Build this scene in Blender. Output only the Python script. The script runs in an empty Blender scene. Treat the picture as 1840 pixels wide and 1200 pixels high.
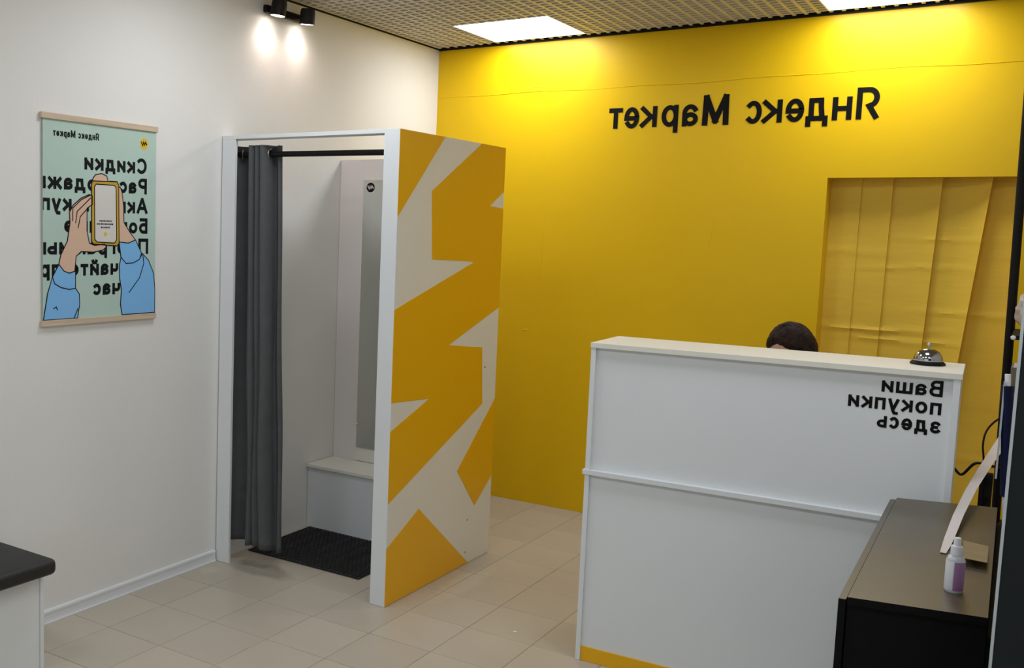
import bpy, bmesh, math, random
from mathutils import Vector, Matrix
random.seed(7)
R = math.radians
scene = bpy.context.scene
COL = scene.collection

# ------------------------------------------------------------------ camera
cam_d = bpy.data.cameras.new('camera')
cam = bpy.data.objects.new('camera', cam_d); COL.objects.link(cam)
_r = Vector((0.81135584, 0.58396804, 0.02613486)); _u = Vector((-0.07901635, 0.06526577, 0.99473454)); _f = Vector((-0.57918747, 0.80914875, -0.09909679))
m = Matrix.Identity(4)
for i in range(3):
    m[i][0] = _r[i]; m[i][1] = _u[i]; m[i][2] = -_f[i]
m.translation = Vector((3.36005, -5.95113, 1.70921))
cam.matrix_world = m
cam_d.sensor_fit = 'HORIZONTAL'; cam_d.sensor_width = 36.0
cam_d.lens = 36.0 * 1812.14 / 1840.0
cam_d.shift_x = (920 - 576.55) / 1840.0
cam_d.shift_y = -(600 - 592.78) / 1840.0
cam_d.clip_start = 0.05
scene.camera = cam

# ------------------------------------------------------------------ world, lights, exposure
w = bpy.data.worlds.new('world'); scene.world = w; w.use_nodes = True
w.node_tree.nodes['Background'].inputs[0].default_value = (0.82, 0.92, 1.0, 1)
w.node_tree.nodes['Background'].inputs[1].default_value = 0.8     # cool fill daylight entering by the glazed front added behind the viewer
scene.view_settings.view_transform = 'Standard'
scene.view_settings.look = 'None'
scene.view_settings.gamma = 1.0
scene.view_settings.use_curve_mapping = False
scene.view_settings.exposure = 0.58
LED = 9.0            # emission of the ceiling panels
LED_COL = (0.88, 0.93, 1.0, 1)
SPOT_W = 2.3         # each wall spot head
SPOT_COL = (1.0, 0.79, 0.72)

# ------------------------------------------------------------------ materials
def lin(c):
    return tuple(((v / 255) / 12.92 if v / 255 <= 0.04045 else ((v / 255 + 0.055) / 1.055) ** 2.4) for v in c)

def mat(name, col, rough=0.6, metal=0.0, spec=0.5, var=0.0, vscale=3.0, bump=0.0, bscale=60.0, rnd=0.0, stretch=(1, 1, 1), emit=None, trans=0.0, coat=0.0):
    M = bpy.data.materials.new(name); M.use_nodes = True
    nt = M.node_tree; N = nt.nodes; L = nt.links
    b = N['Principled BSDF']
    b.inputs['Roughness'].default_value = rough
    b.inputs['Metallic'].default_value = metal
    b.inputs['Specular IOR Level'].default_value = spec
    if trans: b.inputs['Transmission Weight'].default_value = trans
    if coat: b.inputs['Coat Weight'].default_value = coat
    c4 = (*col, 1)
    tc = N.new('ShaderNodeTexCoord'); mp = N.new('ShaderNodeMapping'); mp.inputs['Scale'].default_value = stretch
    L.new(tc.outputs['Object'], mp.inputs['Vector'])
    src = None
    if var or rnd:
        hsv = N.new('ShaderNodeHueSaturation'); hsv.inputs['Color'].default_value = c4
        val = None
        if var:
            no = N.new('ShaderNodeTexNoise'); no.inputs['Scale'].default_value = vscale; no.inputs['Detail'].default_value = 5
            L.new(mp.outputs['Vector'], no.inputs['Vector'])
            mr = N.new('ShaderNodeMapRange'); mr.inputs['From Min'].default_value = 0.3; mr.inputs['From Max'].default_value = 0.7
            mr.inputs['To Min'].default_value = 1 - var; mr.inputs['To Max'].default_value = 1 + var
            L.new(no.outputs['Fac'], mr.inputs['Value']); val = mr.outputs['Result']
        if rnd:
            oi = N.new('ShaderNodeObjectInfo'); mr2 = N.new('ShaderNodeMapRange')
            mr2.inputs['To Min'].default_value = 1 - rnd; mr2.inputs['To Max'].default_value = 1 + rnd
            L.new(oi.outputs['Random'], mr2.inputs['Value'])
            if val is not None:
                mm = N.new('ShaderNodeMath'); mm.operation = 'MULTIPLY'; L.new(val, mm.inputs[0]); L.new(mr2.outputs['Result'], mm.inputs[1]); val = mm.outputs[0]
            else: val = mr2.outputs['Result']
        L.new(val, hsv.inputs['Value']); src = hsv.outputs['Color']; L.new(src, b.inputs['Base Color'])
    else:
        b.inputs['Base Color'].default_value = c4
    if bump:
        nb = N.new('ShaderNodeTexNoise'); nb.inputs['Scale'].default_value = bscale; nb.inputs['Detail'].default_value = 3
        L.new(mp.outputs['Vector'], nb.inputs['Vector'])
        bp = N.new('ShaderNodeBump'); bp.inputs['Strength'].default_value = bump; bp.inputs['Distance'].default_value = 0.01
        L.new(nb.outputs['Fac'], bp.inputs['Height']); L.new(bp.outputs['Normal'], b.inputs['Normal'])
    if emit:
        b.inputs['Emission Color'].default_value = emit[0]; b.inputs['Emission Strength'].default_value = emit[1]
    return M

M = {}
M['wall_white'] = mat('wall_white', (0.80, 0.785, 0.75), 0.7, var=0.02, vscale=1.5, bump=0.05, bscale=90)
M['wall_yellow'] = mat('wall_yellow', (0.79, 0.495, 0.003), 0.36, spec=0.26, var=0.03, vscale=1.2, bump=0.10, bscale=7)
M['seam_yellow'] = mat('seam_yellow', (0.70, 0.40, 0.006), 0.4)
M['sheet'] = mat('sheet', (0.84, 0.56, 0.06), 0.55, spec=0.25, var=0.05, vscale=2.5, bump=0.12, bscale=14, stretch=(0.5, 1, 3))
M['film'] = mat('film', (0.83, 0.43, 0.003), 0.4, spec=0.4)
M['white'] = mat('white_laminate', (0.75, 0.765, 0.77), 0.45, var=0.015, vscale=2)
M['cream'] = mat('cream_laminate', (0.78, 0.75, 0.66), 0.45, var=0.015, vscale=2)
M['pinkish'] = mat('pale_laminate', (0.78, 0.73, 0.71), 0.5)
M['grout'] = mat('grout', (0.31, 0.265, 0.19), 0.9, var=0.2, vscale=8)
M['tile'] = mat('tile', (0.49, 0.43, 0.345), 0.38, spec=0.4, var=0.06, vscale=2.2, rnd=0.035, bump=0.03, bscale=25)
M['base'] = mat('baseboard_plastic', (0.74, 0.75, 0.76), 0.4)
M['grille'] = mat('grille_metal', (0.66, 0.62, 0.53), 0.55, metal=0.0, spec=0.5)
M['plenum'] = mat('plenum', (0.04, 0.036, 0.03), 0.95)
M['black'] = mat('black_paint', (0.006, 0.0055, 0.0055), 0.55, spec=0.2)
M['lampblack'] = mat('lamp_black', (0.011, 0.008, 0.008), 0.5, spec=0.25)
M['led'] = mat('led_diffuser', (0.9, 0.9, 0.9), 0.6, emit=(LED_COL, LED))
M['lens'] = mat('lamp_lens', (0.9, 0.9, 0.9), 0.4, emit=((1.0, 0.9, 0.82, 1), 12.0))
M['ledframe'] = mat('led_frame', (0.75, 0.75, 0.73), 0.4)
M['mint'] = mat('poster_mint', (0.47, 0.62, 0.54), 0.5, var=0.01)
M['wood'] = mat('pale_wood', (0.60, 0.47, 0.34), 0.55, var=0.10, vscale=12, stretch=(1, 0.2, 6))
M['blue'] = mat('print_blue', (0.21, 0.49, 0.84), 0.5)
M['skinprint'] = mat('print_skin', (0.72, 0.48, 0.35), 0.5)
M['ink'] = mat('print_ink', (0.004, 0.0045, 0.006), 0.6, spec=0.2)
M['gold'] = mat('print_gold', (0.55, 0.33, 0.02), 0.5)
M['goldsun'] = mat('print_yellow', (0.80, 0.50, 0.01), 0.5)
M['paperwhite'] = mat('print_white', (0.70, 0.66, 0.62), 0.5)
M['vinyl'] = mat('black_vinyl', (0.003, 0.0025, 0.002), 0.5, spec=0.15)
M['curtain'] = mat('curtain_grey', (0.074, 0.077, 0.079), 0.8, var=0.08, vscale=14, bump=0.25, bscale=220)
M['steel'] = mat('steel', (0.55, 0.55, 0.54), 0.3, metal=1.0)
M['chrome'] = mat('chrome', (0.42, 0.42, 0.45), 0.10, metal=1.0)
M['mirror'] = mat('mirror_glass', (0.66, 0.68, 0.65), 0.06, metal=1.0)
M['cushion'] = mat('black_leatherette', (0.010, 0.010, 0.010), 0.55, bump=0.1, bscale=120)
M['cabsheen'] = mat('black_top_sheen', (0.085, 0.066, 0.038), 0.36, spec=0.6, var=0.06, vscale=5, bump=0.03, bscale=60)  # black cabinet's top, its warm reflected sheen put into the base colour
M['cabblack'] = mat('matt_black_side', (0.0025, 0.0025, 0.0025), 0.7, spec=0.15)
M['board'] = mat('dark_grey_board', (0.010, 0.013, 0.014), 0.6, spec=0.2)
M['alu'] = mat('aluminium', (0.48, 0.52, 0.53), 0.4, metal=0.3)
M['navy'] = mat('navy_fabric', (0.003, 0.006, 0.036), 0.7, spec=0.2)
M['offwhite'] = mat('off_white', (0.62, 0.56, 0.53), 0.6)
M['bottle'] = mat('bottle_plastic', (0.62, 0.63, 0.66), 0.3)
M['cap'] = mat('cap_white', (0.80, 0.79, 0.82), 0.35)
M['purple'] = mat('label_purple', (0.36, 0.17, 0.36), 0.5)
M['card'] = mat('kraft_card', (0.24, 0.17, 0.075), 0.6, var=0.08, vscale=20)
M['hair'] = mat('hair_dark', (0.026, 0.013, 0.009), 0.65, spec=0.2, var=0.6, vscale=45, bump=0.9, bscale=140)
M['skin'] = mat('skin', (0.50, 0.29, 0.21), 0.55)
M['shirt'] = mat('shirt_dark', (0.03, 0.03, 0.035), 0.8, var=0.1, vscale=10)
M['trouser'] = mat('trousers', (0.02, 0.025, 0.04), 0.8)
M['brown'] = mat('brown_plastic', (0.06, 0.025, 0.012), 0.35)
M['greybox'] = mat('grey_cardboard', (0.20, 0.16, 0.12), 0.7)
M['bag'] = mat('plastic_bag', (0.60, 0.54, 0.52), 0.35, bump=0.8, bscale=30)
M['tapeyel'] = mat('yellow_tape', (0.55, 0.33, 0.03), 0.35)
M['crumb'] = mat('paper_white', (0.75, 0.72, 0.65), 0.8)
M['chairgrey'] = mat('chair_fabric', (0.03, 0.03, 0.032), 0.85)

def thin_glass():
    Mg = bpy.data.materials.new('thin_glass'); Mg.use_nodes = True
    nt = Mg.node_tree; N = nt.nodes; L = nt.links
    N.remove(N['Principled BSDF'])
    tb = N.new('ShaderNodeBsdfTransparent'); tb.inputs[0].default_value = (0.95, 0.97, 0.97, 1)
    gb_ = N.new('ShaderNodeBsdfGlossy'); gb_.inputs['Roughness'].default_value = 0.03
    mx = N.new('ShaderNodeMixShader'); mx.inputs[0].default_value = 0.06
    L.new(tb.outputs[0], mx.inputs[1]); L.new(gb_.outputs[0], mx.inputs[2]); L.new(mx.outputs[0], N['Material Output'].inputs[0])
    return Mg
M['pane'] = thin_glass()
# rubber mat with fine ribs
def ribbed():
    Mm = mat('ribbed_rubber', (0.017, 0.017, 0.017), 0.6)
    nt = Mm.node_tree; N = nt.nodes; L = nt.links
    tc = N.new('ShaderNodeTexCoord'); wv = N.new('ShaderNodeTexWave'); wv.inputs['Scale'].default_value = 28; wv.inputs['Distortion'].default_value = 1.2
    wv.inputs['Detail Scale'].default_value = 4
    L.new(tc.outputs['Object'], wv.inputs['Vector'])
    bp = N.new('ShaderNodeBump'); bp.inputs['Strength'].default_value = 0.8; bp.inputs['Distance'].default_value = 0.006
    L.new(wv.outputs['Fac'], bp.inputs['Height']); L.new(bp.outputs['Normal'], N['Principled BSDF'].inputs['Normal'])
    return Mm
M['mat'] = ribbed()

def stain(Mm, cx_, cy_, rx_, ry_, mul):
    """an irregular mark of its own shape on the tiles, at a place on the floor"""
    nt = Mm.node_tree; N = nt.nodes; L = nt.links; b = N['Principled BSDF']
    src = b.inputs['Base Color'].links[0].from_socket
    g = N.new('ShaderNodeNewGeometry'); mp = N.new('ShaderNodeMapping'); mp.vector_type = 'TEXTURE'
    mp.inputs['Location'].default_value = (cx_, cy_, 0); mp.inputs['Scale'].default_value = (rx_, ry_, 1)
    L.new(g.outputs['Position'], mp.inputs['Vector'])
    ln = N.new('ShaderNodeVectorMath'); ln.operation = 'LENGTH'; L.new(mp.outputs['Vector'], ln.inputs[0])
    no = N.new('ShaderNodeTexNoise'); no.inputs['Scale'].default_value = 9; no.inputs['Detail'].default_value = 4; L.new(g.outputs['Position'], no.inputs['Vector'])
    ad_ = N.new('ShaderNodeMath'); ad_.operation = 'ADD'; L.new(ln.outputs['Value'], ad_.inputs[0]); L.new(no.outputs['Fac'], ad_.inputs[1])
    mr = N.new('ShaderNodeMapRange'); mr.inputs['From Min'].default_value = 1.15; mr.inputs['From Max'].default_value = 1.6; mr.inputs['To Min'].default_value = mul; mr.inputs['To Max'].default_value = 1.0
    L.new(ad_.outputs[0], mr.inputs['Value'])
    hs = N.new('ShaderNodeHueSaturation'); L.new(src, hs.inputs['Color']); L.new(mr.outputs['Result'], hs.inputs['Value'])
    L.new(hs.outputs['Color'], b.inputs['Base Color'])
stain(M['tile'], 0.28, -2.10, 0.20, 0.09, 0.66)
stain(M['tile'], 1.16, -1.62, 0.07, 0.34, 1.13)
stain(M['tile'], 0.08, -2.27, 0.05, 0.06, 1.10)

# ------------------------------------------------------------------ mesh helpers
def wloc(o):
    v = Vector((0, 0, 0))
    while o is not None:
        v = v + o.location; o = o.parent
    return v

class MB:
    def __init__(s): s.v = []; s.f = []; s.mi = []
    def add(s, vs, fs, mi=0):
        k = len(s.v); s.v += [tuple(v) for v in vs]; s.f += [tuple(i + k for i in f) for f in fs]; s.mi += [mi] * len(fs); return s
    def box(s, x0, x1, y0, y1, z0, z1, bev=0.0, mi=0):
        if bev <= 0:
            vs = [(x0, y0, z0), (x1, y0, z0), (x1, y1, z0), (x0, y1, z0), (x0, y0, z1), (x1, y0, z1), (x1, y1, z1), (x0, y1, z1)]
            return s.add(vs, [(3, 2, 1, 0), (4, 5, 6, 7), (0, 1, 5, 4), (1, 2, 6, 5), (2, 3, 7, 6), (3, 0, 4, 7)], mi)
        b = bmesh.new(); bmesh.ops.create_cube(b, size=1.0)
        for v in b.verts:
            v.co = Vector(((x0 + x1) / 2 + v.co.x * (x1 - x0), (y0 + y1) / 2 + v.co.y * (y1 - y0), (z0 + z1) / 2 + v.co.z * (z1 - z0)))
        bmesh.ops.bevel(b, geom=list(b.edges), offset=bev, segments=2, affect='EDGES', profile=0.6)
        b.verts.index_update()
        s.add([v.co.copy() for v in b.verts], [[v.index for v in f.verts] for f in b.faces], mi); b.free(); return s
    def prism(s, poly, fn, d0, d1, mi=0, side_mi=None):
        """poly of (u,v); fn(u,v,d)->xyz; extruded from d0 to d1 (d1 is the visible side)."""
        n = len(poly)
        from mathutils.geometry import tessellate_polygon
        tris = tessellate_polygon([[Vector((p[0], p[1], 0)) for p in poly]])
        vs = [fn(u, v, d1) for u, v in poly] + [fn(u, v, d0) for u, v in poly]
        fs = [tuple(t) for t in tris]; nt_ = len(fs)
        fs += [tuple(i + n for i in reversed(t)) for t in tris]
        fs += [(i, (i + 1) % n, n + (i + 1) % n, n + i) for i in range(n)]
        s.add(vs, fs, mi)
        if side_mi is not None:
            for q in range(len(fs) - nt_): s.mi[-1 - q] = side_mi
        return s
    def tube(s, pts, r, n=10, cap=True, mi=0):
        pts = [Vector(p) for p in pts]; rs = r if isinstance(r, (list, tuple)) else [r] * len(pts)
        up = None; vs = []; fs = []
        for i, p in enumerate(pts):
            t = (pts[min(i + 1, len(pts) - 1)] - pts[max(i - 1, 0)]).normalized()
            if up is None:
                a = Vector((0, 0, 1)) if abs(t.z) < 0.9 else Vector((1, 0, 0)); up = t.cross(a).normalized()
            up = (up - t * up.dot(t)).normalized(); sd = t.cross(up)
            for j in range(n):
                an = 2 * math.pi * j / n; vs.append(p + (up * math.cos(an) + sd * math.sin(an)) * rs[i])
        for i in range(len(pts) - 1):
            for j in range(n):
                fs.append((i * n + j, i * n + (j + 1) % n, (i + 1) * n + (j + 1) % n, (i + 1) * n + j))
        if cap: fs += [tuple(reversed(range(n))), tuple((len(pts) - 1) * n + j for j in range(n))]
        return s.add(vs, fs, mi)
    def lathe(s, prof, c, axis=(0, 0, 1), n=24, a0=0.0, a1=360.0, mi=0):
        ax = Vector(axis).normalized(); c = Vector(c)
        u = ax.cross(Vector((1, 0, 0)) if abs(ax.x) < 0.9 else Vector((0, 1, 0))).normalized(); v = ax.cross(u)
        full = abs(a1 - a0) >= 359.9; k = n if full else n + 1
        vs = []; fs = []
        for r_, h in prof:
            for j in range(k):
                an = R(a0 + (a1 - a0) * j / n); vs.append(c + ax * h + (u * math.cos(an) + v * math.sin(an)) * r_)
        for i in range(len(prof) - 1):
            for j in range(n if full else n):
                j2 = (j + 1) % k if full else j + 1
                fs.append((i * k + j, i * k + j2, (i + 1) * k + j2, (i + 1) * k + j))
        if full: fs += [tuple(reversed(range(k))), tuple((len(prof) - 1) * k + j for j in range(k))]
        return s.add(vs, fs, mi)
    def build(s, name, material, parent=None, local=False, smooth=None, fix=True):
        me = bpy.data.meshes.new(name)
        off = Vector((0, 0, 0)) if (local or parent is None) else wloc(parent)
        me.from_pydata([tuple(Vector(v) - off) for v in s.v], [], s.f); me.validate(); 
        if fix:
            b = bmesh.new(); b.from_mesh(me); bmesh.ops.recalc_face_normals(b, faces=b.faces); b.to_mesh(me); b.free()
        mats = material if isinstance(material, (list, tuple)) else [material]
        for mm in mats: me.materials.append(mm)
        if len(mats) > 1:
            for p_, mi in zip(me.polygons, s.mi): p_.material_index = mi
        if smooth is not None:
            for p_ in me.polygons: p_.use_smooth = True
            me.set_sharp_from_angle(angle=R(smooth))
        o = bpy.data.objects.new(name, me); COL.objects.link(o)
        if parent is not None: o.parent = parent
        return o

def tag(o, label=None, cat=None, group=None, kind=None):
    if label: o['label'] = label
    if cat: o['category'] = cat
    if group: o['group'] = group
    if kind: o['kind'] = kind
    return o
def empty(name, loc, label, cat, group=None, rz=0.0):
    o = bpy.data.objects.new(name, None); COL.objects.link(o); o.location = loc; o.rotation_euler = (0, 0, rz); o.empty_display_size = 0.1
    return tag(o, label, cat, group)
def link_copy(src, name, parent, loc):
    o = src.copy(); o.name = name; COL.objects.link(o); o.parent = parent; o.location = loc
    return o

# ------------------------------------------------------------------ room shell
RX, RY, H, HP = 4.30, -7.6, 2.907, 3.25
OX0, OX1, OZ = 2.379, 3.245, 2.052
ST = 'structure'
wl = tag(MB().box(-0.12, 0, RY - 0.12, 0.12, -0.02, HP).build('wall_left', M['wall_white']), 'plain white painted wall with poster and booth', None, kind=ST)
wb = MB()
wb.box(0.0, OX0, 0, 0.17, -0.02, HP).box(OX1, RX, 0, 0.17, -0.02, HP).box(OX0, OX1, 0, 0.17, OZ, HP)
wb = tag(wb.build('wall_back', M['wall_yellow']), 'glossy yellow wall with black lettering and a curtained opening', kind=ST)
tag(MB().box(RX, RX + 0.12, RY - 0.12, 0.12, -0.02, HP).build('wall_right', M['wall_white']), kind=ST)
WX0, WX1, WZ = 0.45, 3.85, 2.35     # unseen glazed shop front, added behind the viewer to let in front light
tag(MB().box(0.0, WX0, RY - 0.12, RY, -0.02, HP).box(WX1, RX, RY - 0.12, RY, -0.02, HP).box(WX0, WX1, RY - 0.12, RY, WZ, HP).build('wall_front', M['wall_white']), kind=ST)
wf = MB()
for k in range(4):
    xx = WX0 + (WX1 - WX0 - 0.05) * k / 3
    wf.box(xx, xx + 0.05, RY - 0.09, RY - 0.03, 0, WZ)
wf.box(WX0, WX1, RY - 0.089, RY - 0.031, WZ - 0.05, WZ - 0.001).box(WX0, WX1, RY - 0.089, RY - 0.031, 0, 0.06)
wf = tag(wf.build('added_window_1', M['ledframe']), 'unseen glazed shop front added behind the viewer for front light', kind=ST)
for k in range(3):
    xa = WX0 + (WX1 - WX0 - 0.05) * k / 3 + 0.05; xb = WX0 + (WX1 - WX0 - 0.05) * (k + 1) / 3
    MB().box(xa, xb, RY - 0.064, RY - 0.056, 0.06, WZ - 0.05).build('pane', M['pane'], wf)
tag(MB().box(-3, RX + 3, RY - 6, RY - 0.121, -0.05, -0.001).build('ground_sky_block', M['grout']), kind=ST)  # unseen slab added to stop sky light coming from below
tag(MB().box(OX0 - 0.2, OX1 + 0.2, 0.75, 0.8, -0.02, HP).build('wall_beyond', M['wall_white']), kind=ST)
ce = tag(MB().box(-0.1, RX + 0.1, RY - 0.1, 0.1, HP, HP + 0.05).build('ceiling', M['plenum']), kind=ST)

# horizontal seam in the yellow film, a thin wavy raised lip
sm = MB(); pts = []
n = 90
for i in range(n + 1):
    x = 0.01 + 3.2 * i / n
    z = 2.589 + 0.004 * math.sin(x * 3.1) + 0.003 * math.sin(x * 9.7 + 1) + 0.012 * (x / 3.2)
    pts.append((x, z, 0.0012 + 0.0022 * abs(math.sin(x * 2.3 + 0.5)) * (0.4 + 0.6 * random.random())))
vs = []; fs = []
for x, z, t in pts: vs += [(x, 0.001, z - 0.004), (x, -t, z), (x, 0.001, z + 0.003)]
for i in range(n):
    for k in (0, 1): fs.append((i * 3 + k, (i + 1) * 3 + k, (i + 1) * 3 + k + 1, i * 3 + k + 1))
sm.add(vs, fs); sm.build('film_seam', M['wall_yellow'], wb, fix=False)

for (x_, z_, w_, h_) in ((0.70, 1.11, 0.030, 0.004), (1.80, 1.75, 0.004, 0.10), (0.66, 2.70, 0.05, 0.004), (0.70, 2.625, 0.07, 0.004), (0.79, 1.62, 0.003, 0.25)):
    vs = []; fs = []
    for i in range(13):
        a = i / 12 * 2 - 1; t_ = max(0.0, 1 - a * a)
        c_ = (x_ + a * w_ + 0.002 * math.sin(i * 1.3), z_ + a * h_ + 0.002 * math.sin(i * 1.7 + 1))
        px_, pz_ = (0, 0.004) if w_ > h_ else (0.004, 0)
        vs += [(c_[0] - px_, 0.0005, c_[1] - pz_), (c_[0], -0.0022 * t_, c_[1]), (c_[0] + px_, 0.0005, c_[1] + pz_)]
    for i in range(12):
        for k in (0, 1): fs.append((i * 3 + k, (i + 1) * 3 + k, (i + 1) * 3 + k + 1, i * 3 + k + 1))
    MB().add(vs, fs).build('film_crease', M['wall_yellow'], wb, fix=True)

# floor: bed and tiles
fl = tag(MB().box(-0.1, RX + 0.1, RY - 0.1, 0.8, -0.06, -0.0012).build('floor', M['grout']), 'beige stone-look tiled floor', kind=ST)
TX, TY, TOX, TOY = 0.2999, 0.3265, -0.0656, -3.4094
G = 0.0016
tile_me = {}
def tile_mesh(wx, wy):
    key = (round(wx, 3), round(wy, 3))
    if key not in tile_me:
        b = MB(); c = 0.0015
        vs = [(0, 0, -0.02), (wx, 0, -0.02), (wx, wy, -0.02), (0, wy, -0.02), (0, 0, -c), (wx, 0, -c), (wx, wy, -c), (0, wy, -c), (c, c, 0), (wx - c, c, 0), (wx - c, wy - c, 0), (c, wy - c, 0)]
        fs = [(0, 1, 5, 4), (1, 2, 6, 5), (2, 3, 7, 6), (3, 0, 4, 7), (4, 5, 9, 8), (5, 6, 10, 9), (6, 7, 11, 10), (7, 4, 8, 11), (8, 9, 10, 11)]
        b.add(vs, fs); me = bpy.data.meshes.new('tile'); me.from_pydata(b.v, [], b.f); me.materials.append(M['tile']); tile_me[key] = me
    return tile_me[key]
far = MB()
for i in range(0, 15):
    for j in range(-13, 12):
        x0, x1 = max(TOX + i * TX, 0.0), min(TOX + (i + 1) * TX, RX)
        y0, y1 = max(TOY + j * TY, RY), min(TOY + (j + 1) * TY, 0.0)
        if x1 - x0 < 0.02 or y1 - y0 < 0.02: continue
        x0 += G; x1 -= G; y0 += G; y1 -= G
        if j >= -2:
            o = bpy.data.objects.new('tile', tile_mesh(x1 - x0, y1 - y0)); COL.objects.link(o); o.parent = fl
            o.location = (x0, y0, random.uniform(-0.0004, 0.0003))
        else:
            far.box(x0, x1, y0, y1, -0.02, 0.0)
tag(far.build('tile_field', M['tile'], fl), kind='stuff')

# left baseboard: profile with top bead and foot bead
prof = [(0, 0), (0.016, 0), (0.016, 0.006), (0.013, 0.009), (0.011, 0.020), (0.0105, 0.036), (0.012, 0.044), (0.0125, 0.052), (0.009, 0.058), (0, 0.060)]
bb = MB().prism(prof, lambda u, v, d: (u, d, v), RY, -2.15)
tag(bb.build('baseboard_left', M['base']), 'white moulded plastic baseboard along the left wall', kind=ST)

# ceiling grille: open metal cells with gaps for the light panels
PX = [(0.4387, 1.0337), (2.3334, 2.9284)]
PY = [(-0.6418, -0.0704), (-2.9274, -2.3560), (-5.2130, -4.6416)]
panels = [(xa, xb, *PY[0]) for (xa, xb) in PX] + [(x_, x_ + 0.595, *PY[1]) for x_ in (0.62, 2.60)] + [(x_, x_ + 0.595, *PY[2]) for x_ in (0.4387, 2.0, 3.52)]  # first row is visible; later rows are added out of view as fill
def gaps(lo, hi, cuts):
    out = []; a = lo
    for c0, c1 in sorted(cuts):
        if c0 > a: out.append((a, c0))
        a = max(a, c1)
    if a < hi: out.append((a, hi))
    return out
gr = MB(); th = 0.0085; cx, cy = 0.0595, 0.05714; hh = 0.05
x = 0.4387 - 7 * cx
while x < RX - 0.01:
    for a, b in gaps(RY + 0.01, -0.022, [(p[2], p[3]) for p in panels if p[0] - 1e-3 < x < p[1] + 1e-3]):
        gr.box(x - th, x + th, a, b, H, H + hh)
    x += cx
y = -0.0704
while y > RY + 0.02:
    for a, b in gaps(0.022, RX - 0.01, [(p[0], p[1]) for p in panels if p[2] - 1e-3 < y < p[3] + 1e-3]):
        gr.box(a, b, y - th, y + th, H + 0.0004, H + hh)
    y -= cy
tag(gr.build('ceiling_grille', M['grille'], ce, fix=False), kind='stuff')
tr = MB().box(0, 0.008, RY, 0, H - 0.006, H + 0.03).box(0.008, RX, -0.014, 0, H - 0.011, H + 0.03)
tag(tr.build('trim_1', M['black']), 'dark shadow-gap trim around the grille ceiling', kind=ST)

where = ['square white ceiling light panel in the corner above the fitting booth', 'square white ceiling light panel above the curtained opening',
         'added unseen ceiling light panel over the open floor by the poster', 'added unseen ceiling light panel over the front of the counter',
         'added unseen ceiling light panel above the black padded bench', 'added unseen middle ceiling light panel just ahead of the viewer', 'added unseen ceiling light panel above the dark grey board']
for (xa, xb, ya, yb), lb in zip(panels, where):
    t = empty('ceiling_light', ((xa + xb) / 2, (ya + yb) / 2, H), lb, 'ceiling light', 'square light panels in the grille ceiling')
    f = MB(); e = 0.008
    f.box(xa, xb, ya, ya + e, H - 0.001, H + 0.012).box(xa, xb, yb - e, yb, H - 0.001, H + 0.012).box(xa, xa + e, ya + e, yb - e, H - 0.001, H + 0.012).box(xb - e, xb, ya + e, yb - e, H - 0.001, H + 0.012)
    f.box(xa, xb, ya, yb, H + 0.012, H + 0.03)
    f.build('frame', M['ledframe'], t)
    MB().add([(xa + e, ya + e, H + 0.002), (xb - e, ya + e, H + 0.002), (xb - e, yb - e, H + 0.002), (xa + e, yb - e, H + 0.002)], [(3, 2, 1, 0)]).build('diffuser', M['led'], t, fix=False)

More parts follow.
